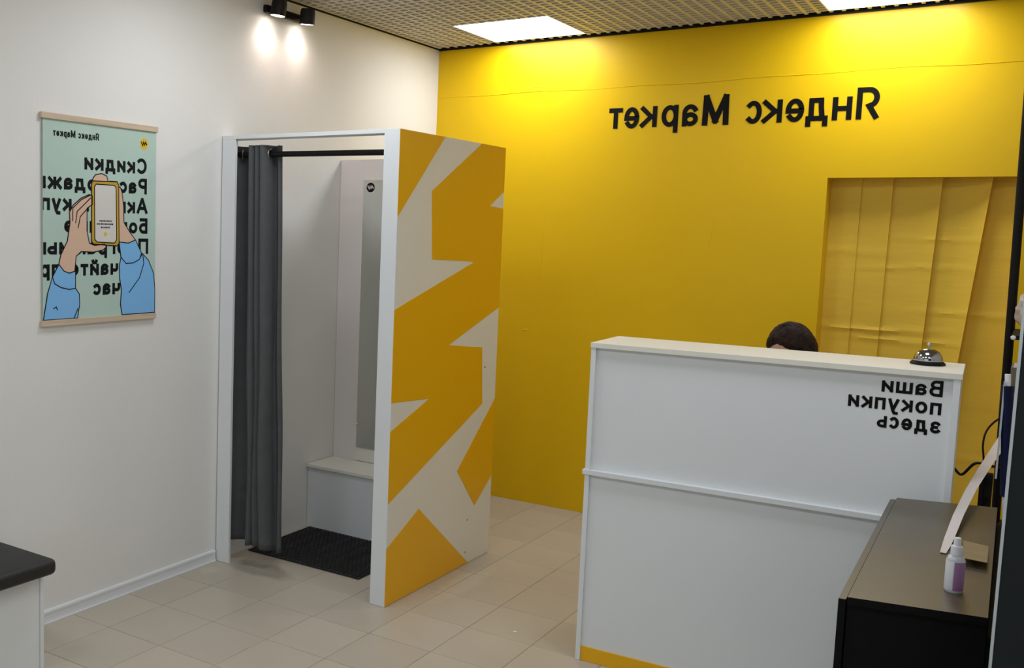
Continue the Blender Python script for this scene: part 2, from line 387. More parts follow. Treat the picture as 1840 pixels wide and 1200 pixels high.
# ------------------------------------------------------------------ lettering: a small stroke font (printed back to front, as in the picture)
def E(cx, cy, rx, ry, a0, a1, n=14):
    return [(cx + rx * math.cos(R(a0 + (a1 - a0) * i / n)), cy + ry * math.sin(R(a0 + (a1 - a0) * i / n))) for i in range(n + 1)]
XH = 0.72
GL = {  # char: (width, height, y0, strokes)
 'Я': (0.66, 1, 0, [[(1, 0), (1, 1), (0.5, 1)] + E(0.45, 0.70, 0.45, 0.30, 90, 235)[1:] + [(0.42, 0.40), (0.02, 0)]]),
 'М': (0.92, 1, 0, [[(0, 0), (0.03, 1)], [(1, 0), (0.97, 1)], [(0.05, 1), (0.5, 0.08)], [(0.95, 1), (0.5, 0.08)]]),
 'С': (0.72, 1, 0, [E(0.55, 0.5, 0.55, 0.5, 48, 312, 20)]),
 'Р': (0.62, 1, 0, [[(0, 0), (0, 1), (0.5, 1)] + E(0.5, 0.72, 0.5, 0.28, 90, -90)[1:] + [(0, 0.44)]]),
 'А': (0.80, 1, 0, [[(0, 0), (0.46, 1)], [(1, 0), (0.54, 1)], [(0.2, 0.3), (0.8, 0.3)]]),
 'Б': (0.62, 1, 0, [[(0.9, 1), (0, 1), (0, 0), (0.5, 0)] + E(0.5, 0.3, 0.5, 0.3, -90, 90)[1:] + [(0, 0.6)]]),
 'П': (0.70, 1, 0, [[(0, 0), (0, 1), (1, 1), (1, 0)]]),
 'В': (0.64, 1, 0, [[(0, 0), (0, 1), (0.5, 1)] + E(0.5, 0.77, 0.42, 0.23, 90, -90)[1:] + [(0, 0.54)], [(0.45, 0.54)] + E(0.55, 0.27, 0.45, 0.27, 90, -90)[0:] + [(0, 0)]]),
 'н': (0.56, XH, 0, [[(0, 0), (0, 1)], [(1, 0), (1, 1)], [(0, 0.5), (1, 0.5)]]),
 'д': (0.68, XH + 0.16, -0.16, [[(0, 0), (0, 0.24), (1, 0.24), (1, 0)], [(0.18, 0.24), (0.26, 0.7), (0.28, 1), (0.84, 1), (0.84, 0.24)]]),
 'е': (0.58, XH, 0, [[(0.05, 0.47), (1, 0.47)] + E(0.5, 0.5, 0.5, 0.5, 0, 318, 20)]),
 'к': (0.56, XH, 0, [[(0, 0), (0, 1)], [(0.98, 1), (0.3, 0.5), (1, 0)], [(0, 0.5), (0.35, 0.5)]]),
 'с': (0.52, XH, 0, [E(0.55, 0.5, 0.55, 0.5, 50, 310, 18)]),
 'а': (0.54, XH, 0, [E(0.48, 0.27, 0.48, 0.27, 0, 360, 18), [(1, 0), (1, 0.6)] + E(0.5, 0.64, 0.5, 0.36, 0, 148)]),
 'р': (0.58, XH + 0.24, -0.24, [[(0, 0), (0, 1)], E(0.5, 0.63, 0.5, 0.37, 0, 360, 20)]),
 'т': (0.50, XH, 0, [[(0, 1), (1, 1)], [(0.5, 1), (0.5, 0)]]),
 'и': (0.58, XH, 0, [[(0, 1), (0, 0)], [(1, 1), (1, 0)], [(0.02, 0.06), (0.98, 0.94)]]),
 'й': (0.58, XH, 0, [[(0, 1), (0, 0)], [(1, 1), (1, 0)], [(0.02, 0.06), (0.98, 0.94)], E(0.5, 1.5, 0.28, 0.16, 180, 360, 8)]),
 'п': (0.56, XH, 0, [[(0, 0), (0, 1), (1, 1), (1, 0)]]),
 'о': (0.60, XH, 0, [E(0.5, 0.5, 0.5, 0.5, 0, 360, 24)]),
 'ж': (0.84, XH, 0, [[(0.5, 0), (0.5, 1)], [(0.02, 1), (0.34, 0.5), (0, 0)], [(0.98, 1), (0.66, 0.5), (1, 0)], [(0.34, 0.5), (0.66, 0.5)]]),
 'ц': (0.60, XH + 0.14, -0.14, [[(0, 1), (0, 0.2), (1, 0.2), (1, 0)], [(0.85, 0.2), (0.85, 1)]]),
 'у': (0.56, XH + 0.24, -0.24, [[(0, 1), (0.52, 0.27)], [(1, 1), (0.5, 0.14), (0.34, 0.0), (0.08, 0.0)]]),
 'г': (0.42, XH, 0, [[(0, 0), (0, 1), (1, 1)]]),
 'м': (0.74, XH, 0, [[(0, 0), (0.02, 1)], [(1, 0), (0.98, 1)], [(0.05, 1), (0.5, 0.08)], [(0.95, 1), (0.5, 0.08)]]),
 'ы': (0.80, XH, 0, [[(0, 1), (0, 0), (0.35, 0)] + E(0.35, 0.29, 0.27, 0.29, -90, 90)[1:] + [(0, 0.58)], [(1, 0), (1, 1)]]),
 'ь': (0.54, XH, 0, [[(0, 1), (0, 0), (0.5, 0)] + E(0.5, 0.29, 0.5, 0.29, -90, 90)[1:] + [(0, 0.58)]]),
 'ч': (0.54, XH, 0, [[(1, 0), (1, 1)], [(0, 1), (0, 0.62)] + E(0.4, 0.62, 0.4, 0.26, 180, 270)[1:] + [(1, 0.42)]]),
 'ш': (0.82, XH, 0, [[(0, 1), (0, 0), (1, 0), (1, 1)], [(0.5, 0), (0.5, 1)]]),
 'з': (0.50, XH, 0, [E(0.42, 0.75, 0.52, 0.25, 150, -80) + [(0.3, 0.5)], [(0.3, 0.5)] + E(0.42, 0.26, 0.58, 0.26, 80, -150)]),
 'б': (0.6, 1, 0, [E(0.5, 0.33, 0.5, 0.33, 0, 360, 18)]),
}
def ribbon(pts, hw):
    """quads of a stroke of half width hw with mitred joints and square ends"""
    closed = (abs(pts[0][0] - pts[-1][0]) < 1e-6 and abs(pts[0][1] - pts[-1][1]) < 1e-6)
    P = [Vector(p) for p in pts]; P = [p for i, p in enumerate(P) if i == 0 or (p - P[i - 1]).length > 1e-6]
    n = len(P)
    Lft = []; Rgt = []
    for i in range(n):
        if closed: a = P[(i - 1) % (n - 1)] if i not in (0, n - 1) else P[n - 2]; b = P[i + 1] if i < n - 1 else P[1]
        else: a = P[max(i - 1, 0)]; b = P[min(i + 1, n - 1)]
        d1 = (P[i] - a); d2 = (b - P[i])
        if d1.length < 1e-9: d1 = d2
        if d2.length < 1e-9: d2 = d1
        d1.normalize(); d2.normalize()
        n1 = Vector((-d1.y, d1.x)); n2 = Vector((-d2.y, d2.x)); mm = n1 + n2
        if mm.length < 1e-6: mm = n1
        mm.normalize(); k = hw / max(mm.dot(n1), 0.6)
        e = Vector((0, 0))
        if not closed and i == 0: e = -d2 * hw
        if not closed and i == n - 1: e = d1 * hw
        if not closed and i in (0, n - 1): k = hw
        Lft.append(P[i] + mm * k + e); Rgt.append(P[i] - mm * k + e)
    return [(Lft[i], Lft[i + 1], Rgt[i + 1], Rgt[i]) for i in range(n - 1)]
def glyph(ch, s, x0, z0, wd, ht, mb, fn, d, clip=None, mirror=True):
    """draw ch into the box x0..x0+wd, z0..z0+ht with stroke width s; mirrored left to right"""
    for si, st in enumerate(GL[ch][3]):
        pp = []
        for u, v in st:
            uu = 1 - u if mirror else u
            pp.append((x0 + s / 2 + uu * (wd - s), z0 + s / 2 + v * (ht - s)))
        for qi, q in enumerate(ribbon(pp, s / 2)):
            d_ = d + 0.00012 * si + 0.00002 * (qi % 3)
            q = [(max(p[0], clip), p[1]) if clip is not None else (p[0], p[1]) for p in q]
            vs = [fn(p[0], p[1], d_) for p in q] + [fn(p[0], p[1], 0.0) for p in q]
            mb.add(vs, [(0, 1, 2, 3), (4, 7, 6, 5), (0, 4, 5, 1), (1, 5, 6, 2), (2, 6, 7, 3), (3, 7, 4, 0)])
def word(text, xr, z0, cap, s, fn, d, wx=1.0, gap=0.13, clip=None, target=None):
    """mirrored word starting at its right edge xr; yields one MB per letter"""
    tot = sum((GL[c][0] * wx if c != ' ' else 0.3) for c in text) + gap * (len(text) - 1)
    k = cap if target is None else target / tot
    x = xr; out = []
    for c in text:
        if c == ' ': x -= (0.3 + gap) * k; continue
        wd = GL[c][0] * wx * k; mb = MB()
        if clip is None or x > clip + 0.004:
            glyph(c, s, x - wd, z0 + GL[c][2] * cap, wd, GL[c][1] * cap, mb, fn, d, clip); out.append(mb)
        x -= wd + gap * k
    return out

# black vinyl lettering on the yellow wall
ws = empty('wall_lettering', (1.88, 0, 2.35), 'large black back-to-front lettering across the yellow wall', 'lettering')
boxes = [('т', 1.172, 1.254, 2.35, 2.47), ('е', 1.265, 1.353, 2.348, 2.472), ('к', 1.36, 1.457, 2.352, 2.472), ('р', 1.483, 1.578, 2.315, 2.473), ('а', 1.601, 1.689, 2.349, 2.472), ('М', 1.712, 1.856, 2.349, 2.518),
         ('с', 1.945, 2.028, 2.349, 2.474), ('к', 2.03, 2.132, 2.351, 2.474), ('е', 2.149, 2.241, 2.350, 2.475), ('д', 2.250, 2.358, 2.323, 2.473), ('н', 2.377, 2.470, 2.352, 2.472), ('Я', 2.490, 2.595, 2.352, 2.515)]
for ch, xa, xb, za, zb in boxes:
    mb = MB(); glyph(ch, 0.031 if ch == 'М' else 0.026, xa, za, xb - xa, zb - za, mb, lambda u, v, d: (u, -0.0006 - d, v), 0.0018)
    mb.build('letter', M['vinyl'], ws, fix=False)

# ------------------------------------------------------------------ pleated yellow sheet in the opening
sh = MB()
topx = [2.350, 2.527, 2.674, 2.896, 3.110, 3.27]
botx = [2.352, 2.522, 2.662, 2.862, 3.030, 3.27]
depth = [0.018, 0.028, 0.042, 0.068, 0.030]
zs = [2.35 - 2.348 * i / 150 for i in range(151)]
creases = [(1.86, 0.5), (1.74, 0.7), (1.66, 0.6), (1.585, 0.8), (1.36, 0.9), (1.255, 1.5), (1.205, 1.1), (0.98, 1.0), (0.90, 1.2), (0.80, 0.8), (0.62, 0.8)]
cph = [(random.random() * 6, random.random() * 6) for _ in creases]
cols = []
NC = 8
vs = []; fs = []
for z in zs:
    t = (2.05 - z) / 0.93; t = max(-0.2, min(t, 1.9))
    row = []
    for k in range(5):
        xa = topx[k] + (botx[k] - topx[k]) * t; xb = topx[k + 1] + (botx[k + 1] - topx[k + 1]) * t
        for c in range(NC + 1):
            s_ = c / NC
            x = xa + (xb - xa) * s_
            y = 0.140 - depth[k] * (s_ ** 1.9) + 0.004 * math.sin(s_ * 3.1 + z * 2 + k)
            for (cz, am), (p1, p2) in zip(creases, cph):
                zc = cz + 0.006 * math.sin(x * 9 + p1) + 0.003 * math.sin(x * 31 + p2)
                g = max(0.0, math.sin(x * 6 + p2 + p1) * 0.7 + 0.45)
                dz = (z - zc) / 0.011
                if abs(dz) < 3: y -= 0.0062 * am * g * math.exp(-dz * dz) * (1 + 0.6 * dz)
            row.append((x, y, z))
    cols.append(len(row)); vs += row
W_ = cols[0]
for i in range(len(zs) - 1):
    for j in range(W_ - 1):
        fs.append((i * W_ + j, i * W_ + j + 1, (i + 1) * W_ + j + 1, (i + 1) * W_ + j))
sh.add(vs, fs)
sheet = sh.build('opening_curtain', M['sheet'], fix=False, smooth=28)
tag(sheet, 'creased pleated yellow sheet hanging in the wall opening', 'curtain')
sol = sheet.modifiers.new('thickness', 'SOLIDIFY'); sol.thickness = 0.001; sol.offset = 1

# ------------------------------------------------------------------ fitting booth
BX0, BX1, BYF, BYB, BH = 0.006, 1.029, -2.1413, -1.0858, 2.156
T = 0.016
bo = empty('fitting_booth', (0.52, BYF, 0), 'white fitting booth with yellow patterned side panel and open front', 'fitting booth')
MB().box(BX0, 0.090, BYF, BYF + 0.016, 0.001, BH - 0.018, 0.0012).box(BX0, BX0 + T, BYF + 0.016, BYF + 0.10, 0.001, BH - 0.018).build('front_post', M['white'], bo)
MB().box(0.949, BX1, BYF, BYF + 0.016, 0.001, BH - 0.0, 0.0012).box(0.949, 0.949 + T, BYF + 0.016, BYF + 0.10, 0.001, BH - 0.018).build('front_post', M['white'], bo)
MB().box(BX0, 0.949, BYF, BYF + 0.085, BH - 0.018, BH, 0.001).build('top_rail', M['white'], bo)
sp = MB().box(BX1 - T, BX1 - 0.0004, BYF + 0.016, BYB, 0.001, BH, 0.0008).build('side_panel', M['cream'], bo)
tag(sp, 'cream side panel with yellow angular film shapes')
films = [
 [(-2.1405, 2.1555), (-1.735, 2.1555), (-2.1405, 1.772)],
 [(-1.357, 2.1555), (-1.0862, 2.1555), (-1.0862, 1.93), (-1.243, 1.851), (-1.0862, 1.842), (-1.0862, 1.326), (-1.624, 1.166), (-1.263, 1.126), (-1.236, 0.829), (-2.1405, 0.481), (-2.1405, 0.814), (-1.797, 0.924), (-2.1405, 0.945), (-2.1405, 1.363), (-1.384, 1.569), (-1.82, 1.584), (-1.843, 1.90)],
 [(-1.0862, 0.84), (-1.485, 0.517), (-1.276, 0.295), (-1.0862, 0.424)],
 [(-2.1405, 0.275), (-1.859, 0.402), (-1.326, 0.003), (-2.1405, 0.003)]]
for poly in films:
    MB().prism(poly, lambda u, v, d: (BX1 + d, u, v), -0.0004, 0.0012).build('yellow_film', M['film'], sp)
for yy, zz in ((-1.35, 0.235), (-1.36, 0.065), (-1.22, 1.02)):
    MB().lathe([(0.006, 0), (0.006, 0.0015), (0.003, 0.0022)], (BX1, yy, zz), (1, 0, 0), 12).build('screw_cap', M['steel'], sp)
MB().box(0.002, BX1 - T, BYB - T, BYB, 0.001, BH - 0.045).build('back_panel', M['pinkish'], bo)
MB().tube([(0.022, -2.078, 2.068), (0.949, -2.078, 2.060)], 0.0135, 16).build('curtain_rod', M['black'], bo, smooth=50)
for xx, ax in ((0.022, 1), (0.949, -1)):
    MB().lathe([(0.026, 0), (0.026, 0.006), (0.017, 0.010), (0.017, 0.022)], (xx, -2.078, 2.064), (ax, 0, 0), 20).build('rod_flange', M['black'], bo, smooth=40)

# grey eyelet curtain gathered to the left
plan = [(0.040, -2.108), (0.052, -2.100), (0.075, -2.060), (0.105, -2.035), (0.128, -2.040), (0.140, -2.075), (0.148, -2.104), (0.160, -2.122), (0.174, -2.118), (0.186, -2.100), (0.200, -2.122), (0.214, -2.104), (0.232, -2.123), (0.252, -2.110), (0.262, -2.080), (0.266, -2.045), (0.284, -2.050), (0.304, -2.074), (0.312, -2.052)]
def smooth_plan(p, k=3):
    out = []
    P = [Vector(q) for q in p]
    for i in range(len(P) - 1):
        a = P[max(i - 1, 0)]; b = P[i]; c = P[i + 1]; d = P[min(i + 2, len(P) - 1)]
        for j in range(k):
            t = j / k
            out.append(0.5 * ((2 * b) + (c - a) * t + (2 * a - 5 * b + 4 * c - d) * t * t + (3 * b - a - 3 * c + d) * t ** 3))
    out.append(P[-1]); return out
SPn = smooth_plan(plan)
cu = MB(); vs = []; fs = []
Z0, Z1, NR = 0.100, 2.108, 60
for i in range(NR + 1):
    z = Z1 + (Z0 - Z1) * i / NR; t = i / NR
    for j, p in enumerate(SPn):
        s_ = j / (len(SPn) - 1)
        x = 0.04 + (p.x - 0.04) * (1 + 0.14 * t) + 0.012 * t + 0.004 * math.sin(6 * t + s_ * 9) * t
        y = p.y + 0.007 * math.sin(4 * t * 3.14 + s_ * 12) * t
        zz = z + (0.028 * (1 - s_) - 0.012 * math.sin(s_ * 9)) * max(0, t - 0.85) / 0.15 * 0.6
        vs.append((x, y, zz))
nn = len(SPn)
for i in range(NR):
    for j in range(nn - 1): fs.append((i * nn + j, i * nn + j + 1, (i + 1) * nn + j + 1, (i + 1) * nn + j))
ct = empty('booth_curtain', (0.17, -2.08, 0.10), 'dark grey eyelet curtain drawn to the left side of the booth', 'curtain')
co = MB().add(vs, fs).build('curtain_cloth', M['curtain'], ct, fix=False, smooth=60)
so = co.modifiers.new('thickness', 'SOLIDIFY'); so.thickness = 0.0016; so.offset = 0
for gx, gy, ax in ((0.085, -2.078, (0.8, 0.6, 0)), (0.142, -2.078, (1, 0.1, 0)), (0.262, -2.078, (1, 0.1, 0))):
    prof = [(0.021 + 0.006 * math.cos(a), 0.003 * math.sin(a)) for a in [i * math.pi / 6 for i in range(13)]]
    MB().lathe(prof, (gx, gy, 2.066), ax, 20).build('grommet', M['steel'], ct, smooth=60, fix=True)

# booth seat, mirror, mat
st = empty('fitting_bench', (0.5, -1.23, 0), 'low plain white bench against the back panel of the booth', 'bench')
MB().box(0.004, BX1 - T - 0.002, -1.366, BYB - T - 0.001, 0.353, 0.371, 0.0015).build('seat_top', M['cream'], st)
MB().box(0.004, BX1 - T - 0.002, -1.352, -1.336, 0.002, 0.353).build('front_panel', M['white'], st)
mi = empty('mirror', (0.46, BYB - T, 0.375), 'tall frameless mirror on the booth back panel with round black mark', 'mirror')
MB().box(0.166, 0.735, BYB - T - 0.008, BYB - T - 0.0005, 0.374, 2.0, 0.001).build('backing_board', M['cream'], mi)
MB().box(0.170, 0.730, BYB - T - 0.012, BYB - T - 0.008, 0.452, 1.996, 0.0008).build('mirror_glass', M['mirror'], mi)
def logo(root, fn, cx, cz, r, disc, mark, d):
    poly = [(cx + r * math.cos(i * math.pi / 16), cz + r * math.sin(i * math.pi / 16)) for i in range(32)]
    l = MB().prism(poly, fn, 0.0, d).build('round_mark', M[disc], root)
    zz = [(-0.62, -0.05), (-0.30, 0.34), (-0.12, -0.22), (0.16, 0.34), (0.30, -0.30), (0.62, 0.22)]
    mb = MB()
    for q in ribbon([(cx - r * a, cz + r * b) for a, b in zz], r * 0.15):
        mb.add([fn(p[0], p[1], d + 0.0004) for p in q] + [fn(p[0], p[1], d) for p in q], [(0, 1, 2, 3), (0, 4, 5, 1), (1, 5, 6, 2), (2, 6, 7, 3), (3, 7, 4, 0)])
    mb.build('zigzag_mark', M[mark], l, fix=False)
logo(mi, lambda u, v, d: (u, BYB - T - 0.012 - d, v), 0.218, 1.953, 0.027, 'vinyl', 'offwhite', 0.0006)
MB().lathe([(0.007, 0), (0.007, 0.006), (0.004, 0.009)], (0.172, BYB - T - 0.008, 0.588), (0, -1, 0), 14).build('mirror_clip', M['steel'], mi)
fm = MB().box(0.030, 0.735, -1.912, -1.360, 0.001, 0.0075, 0.002).build('floor_mat', M['mat'])
rb = MB()
for i in range(54):
    x_ = 0.040 + i * 0.0129
    for j in range(13):
        y_ = -1.904 + j * 0.0418 + (0.0209 if i % 2 else 0.0)
        if y_ + 0.034 < -1.364: rb.box(x_, x_ + 0.0070, y_, y_ + 0.034, 0.0070, 0.0110)
tag(rb.build('rubber_ribs', M['mat'], fm, fix=False), kind='stuff')
tag(fm, 'black ribbed rubber mat on the booth floor', 'mat')

# ------------------------------------------------------------------ poster on the left wall
po = empty('poster', (0.0, -2.925, 1.28), 'mint green poster with hands holding a phone between wooden rails', 'poster')
pf = lambda u, v, d: (0.010 + d, u, v)
MB().box(0.008, 0.010, -3.246, -2.603, 1.298, 2.136).build('poster_sheet', M['mint'], po)
MB().box(0.001, 0.018, -3.257, -2.598, 2.130, 2.155, 0.002).build('wooden_rail', M['wood'], po)
MB().box(0.001, 0.018, -3.255, -2.600, 1.279, 1.304, 0.002).build('wooden_rail', M['wood'], po)
def line(mb, t, xr, z0, cap, s, d=0.0006, wx=1.0, clip=-3.2455, target=None):
    for g in word(t, xr, z0, cap, s, pf, d, wx, clip=clip, target=target): mb.add(g.v, g.f)
kk = 0.365 / (sum(GL[c][0] for c in 'Скидки') + 0.13 * 5)
for t, xr, zb, k_ in (('Скидки', -2.662, 1.937, 1.0), ('Распродажи', -2.660, 1.847, 1.02), ('Акции и купоны', -2.655, 1.759, 0.98), ('Бонусные', -2.654, 1.669, 1.0), ('Программы', -2.648, 1.577, 1.05), ('Скачайте пр', -2.645, 1.486, 1.0), ('сейчас', -2.645, 1.399, 1.0)):
    tot = sum((GL[c][0] if c != ' ' else 0.3) for c in t) + 0.13 * (len(t) - 1)
    for g in word(t, xr, zb, 0.070, 0.0150, pf, 0.0006, clip=-3.2455, target=tot * kk * k_):
        g.build('printed_letter', M['ink'], po, fix=False)
small = MB(); line(small, 'Яндекс Маркет', -2.946, 2.064, 0.030, 0.0058, target=0.248)
small.build('header_lettering', M['ink'], po, fix=False)
logo(po, pf, -2.680, 2.072, 0.025, 'goldsun', 'ink', 0.0006)
art = {
 'cuff_l': [(-3.164, 1.536), (-3.137, 1.507), (-3.108, 1.498), (-3.075, 1.506), (-3.075, 1.433), (-3.11, 1.429), (-3.154, 1.439), (-3.186, 1.455), (-3.198, 1.483)],
 'slv_l': [(-3.198, 1.483), (-3.186, 1.455), (-3.154, 1.439), (-3.11, 1.429), (-3.075, 1.433), (-3.054, 1.408), (-3.052, 1.364), (-3.063, 1.305), (-3.244, 1.305), (-3.236, 1.347), (-3.223, 1.414)],
 'hand_l': [(-3.164, 1.536), (-3.154, 1.574), (-3.119, 1.633), (-3.105, 1.71), (-3.108, 1.753), (-3.089, 1.783), (-3.045, 1.815), (-3.0, 1.832), (-2.983, 1.826), (-2.982, 1.791), (-3.013, 1.773), (-3.013, 1.678), (-2.999, 1.625), (-2.97, 1.615), (-2.912, 1.621), (-2.903, 1.608), (-2.923, 1.595), (-2.976, 1.586), (-3.044, 1.589), (-3.072, 1.569), (-3.079, 1.506), (-3.108, 1.498), (-3.137, 1.507)],
 'tip': [(-2.983, 1.887), (-2.979, 1.903), (-2.966, 1.918), (-2.931, 1.925), (-2.902, 1.916), (-2.894, 1.893)],
 'hand_r': [(-2.839, 1.868), (-2.824, 1.873), (-2.812, 1.851), (-2.802, 1.789), (-2.799, 1.717), (-2.761, 1.672), (-2.728, 1.640), (-2.773, 1.626), (-2.828, 1.631), (-2.841, 1.68)],
 'cuff_r': [(-2.828, 1.631), (-2.773, 1.626), (-2.728, 1.64), (-2.691, 1.581), (-2.703, 1.553), (-2.741, 1.537), (-2.785, 1.535), (-2.816, 1.563)],
 'slv_r': [(-2.816, 1.563), (-2.785, 1.535), (-2.741, 1.537), (-2.703, 1.553), (-2.685, 1.579), (-2.646, 1.548), (-2.612, 1.486), (-2.604, 1.41), (-2.604, 1.306), (-2.807, 1.306), (-2.817, 1.353), (-2.812, 1.417), (-2.823, 1.472), (-2.824, 1.527)],
 'phone': [(-2.983, 1.891), (-2.843, 1.894), (-2.833, 1.882), (-2.827, 1.626), (-2.84, 1.613), (-2.976, 1.621), (-2.987, 1.634), (-2.988, 1.878)],
 'screen': [(-2.963, 1.878), (-2.858, 1.878), (-2.848, 1.867), (-2.843, 1.64), (-2.856, 1.626), (-2.956, 1.63), (-2.969, 1.641), (-2.972, 1.866)],
}
ink = MB()
def inkline(pts, hw, d, close=False):
    if close: pts = pts + [pts[0]]
    for q in ribbon(pts, hw):
        ink.add([pf(p[0], p[1], d) for p in q] + [pf(p[0], p[1], 0) for p in q], [(0, 1, 2, 3), (0, 4, 5, 1), (1, 5, 6, 2), (2, 6, 7, 3), (3, 7, 4, 0)])
for nm, part, mt, d in (('hand_r', 'printed_hand', 'skinprint', 0.0010), ('tip', 'printed_finger', 'skinprint', 0.0010), ('phone', 'printed_phone', 'gold', 0.0014), ('screen', 'printed_screen', 'paperwhite', 0.0018), ('hand_l', 'printed_hand', 'skinprint', 0.0012), ('slv_l', 'printed_sleeve', 'blue', 0.0012), ('slv_r', 'printed_sleeve', 'blue', 0.0012), ('cuff_l', 'printed_cuff', 'blue', 0.0014), ('cuff_r', 'printed_cuff', 'blue', 0.0014)):
    MB().prism(art[nm], pf, 0.0, d).build(part, M[mt], po, fix=True)
    inkline(art[nm], 0.0022, d + 0.0003, True)
for l in ([(-3.091, 1.719), (-3.091, 1.771), (-3.045, 1.808), (-2.994, 1.83)], [(-3.075, 1.711), (-3.067, 1.758), (-2.994, 1.817)], [(-3.061, 1.69), (-3.05, 1.737), (-2.999, 1.782)], [(-2.682, 1.571), (-2.676, 1.534), (-2.702, 1.469), (-2.765, 1.405)], [(-3.08, 1.31), (-3.062, 1.345)], [(-3.190, 1.352), (-3.178, 1.358), (-3.172, 1.346)]):
    inkline(l, 0.0022, 0.0017)
ink.build('ink_outline', M['ink'], po, fix=False)
scr = MB()
for (ya, yb_, zc) in ((-2.944, -2.871, 1.7215), (-2.958, -2.861, 1.708), (-2.935, -2.880, 1.6935)):
    x = ya
    while x < yb_ - 0.004:
        wd = random.uniform(0.004, 0.008)
        scr.add([pf(x, zc - 0.003, 0.0024), pf(min(x + wd, yb_), zc - 0.003, 0.0024), pf(min(x + wd, yb_), zc + 0.003, 0.0024), pf(x, zc + 0.003, 0.0024)], [(0, 1, 2, 3)]); x += wd + 0.0022
scr.build('screen_text', M['ink'], po)
MB().prism([(-2.909 + 0.009 * math.cos(a * 0.5236), 1.665 + 0.009 * math.sin(a * 0.5236)) for a in range(12)], pf, 0.0018, 0.0026).build('screen_dot', M['goldsun'], po)

# ------------------------------------------------------------------ twin spot lamp on the left wall
lamp = empty('wall_spotlight', (0, -1.69, 2.82), 'black twin-head spotlight high on the left wall near the ceiling', 'spotlight')
MB().box(0.0005, 0.026, -1.842, -1.535, 2.806, 2.846, 0.009).build('mounting_bar', M['lampblack'], lamp, smooth=40)
for yc in (-1.812, -1.572):
    axis = Vector((-0.14, -0.02 if yc < -1.7 else 0.10, -1.0)).normalized()
    top = Vector((0.088, yc, 2.868))
    MB().tube([(0.02, yc + 0.02, 2.828), (0.05, yc + 0.02, 2.83), (0.075, yc + 0.01, 2.835)], 0.009, 10).build('swivel_arm', M['lampblack'], lamp, smooth=50)
    hd = MB().lathe([(0.030, 0.0), (0.036, 0.004), (0.040, 0.02), (0.040, 0.082), (0.037, 0.082), (0.036, 0.074)], top, axis, 28).build('lamp_head', M['lampblack'], lamp, smooth=35)
    c = top + axis * 0.078
    MB().lathe([(0.0355, 0.0), (0.0355, 0.003), (0.030, 0.005), (0.0, 0.006)], c, axis, 24).build('lens', M['lens'], hd, smooth=60)
    ld = bpy.data.lights.new('spot_beam', 'SPOT'); ld.energy = SPOT_W; ld.color = SPOT_COL; ld.spot_size = R(142); ld.spot_blend = 1.0; ld.shadow_soft_size = 0.03
    lo = bpy.data.objects.new('spot_beam', ld); COL.objects.link(lo); lo.parent = lamp
    lo.location = (c + axis * 0.012) - lamp.location
    lo.rotation_euler = Vector(axis).to_track_quat('-Z', 'Y').to_euler()

# ------------------------------------------------------------------ bench by the left wall
be = empty('waiting_bench', (0.18, -4.1, 0), 'white box bench with a black padded seat by the left wall', 'bench')
MB().box(0.018, 0.346, -4.72, -3.535, 0.001, 0.388, 0.001).build('side_panel', M['white'], be)
MB().box(0.018, 0.350, -3.534, -3.517, 0.001, 0.388, 0.001).build('end_panel', M['white'], be)
cb = bmesh.new(); bmesh.ops.create_cube(cb, size=1)
for v in cb.verts: v.co = Vector((0.2175 + v.co.x * 0.41, -4.12 + v.co.y * 1.22, 0.42 + v.co.z * 0.062))
bmesh.ops.bevel(cb, geom=list(cb.edges), offset=0.022, segments=4, affect='EDGES', profile=0.5)
cb.verts.index_update()
MB().add([v.co.copy() for v in cb.verts], [[v.index for v in f.verts] for f in cb.faces]).build('cushion', M['cushion'], be, smooth=60); cb.free()

# ------------------------------------------------------------------ reception counter (turned slightly)
KL, KD, KH = 1.239, 0.345, 1.295
KO = Vector((1.9278, -2.1209, 0)); KY = 0.0371
k = empty('reception_counter', KO, 'tall white reception counter with yellow plinth and black lettering', 'counter', rz=KY)
MB().box(0, KL, -0.004, KD, KH - 0.020, KH, 0.0012).build('counter_top', M['cream'], k, local=True)
MB().box(0.002, 0.021, 0, KD - 0.01, 0.001, KH - 0.020, 0.0008).build('side_panel', M['white'], k, local=True)
MB().box(KL - 0.024, KL - 0.004, 0, KD - 0.01, 0.001, KH - 0.020, 0.0008).build('side_panel', M['white'], k, local=True)
fp = MB().box(0.021, KL - 0.024, 0.017, 0.033, 0.787, KH - 0.020).build('upper_front_panel', M['white'], k, local=True)
MB().box(0.021, KL - 0.024, 0.012, 0.028, 0.060, 0.768).build('lower_front_panel', M['white'], k, local=True)
MB().box(-0.006, KL - 0.004, -0.008, 0.033, 0.768, 0.787, 0.001).build('middle_rail', M['white'], k, local=True)
MB().box(0.021, KL - 0.024, 0.006, 0.024, 0.001, 0.060).build('plinth', M['film'], k, local=True)
MB().box(0.021, KL - 0.024, 0.034, 0.62, 0.722, 0.745, 0.001).build('work_surface', M['white'], k, local=True)
for xx in (0.03, KL - 0.05):
    MB().box(xx, xx + 0.018, KD + 0.0, 0.60, 0.001, 0.722).build('support_panel', M['white'], k, local=True)
kf = lambda u, v, d: (u, 0.017 - d, v)
for t, z0, tg in (('Ваши', 1.210, 0.178), ('покупки', 1.149, 0.276), ('здесь', 1.087, 0.184)):
    for g in word(t, 1.187, z0, 0.054 if t == 'Ваши' else 0.056, 0.0098, kf, 0.0012, target=tg):
        g.build('letter', M['vinyl'], fp, local=True, fix=False)

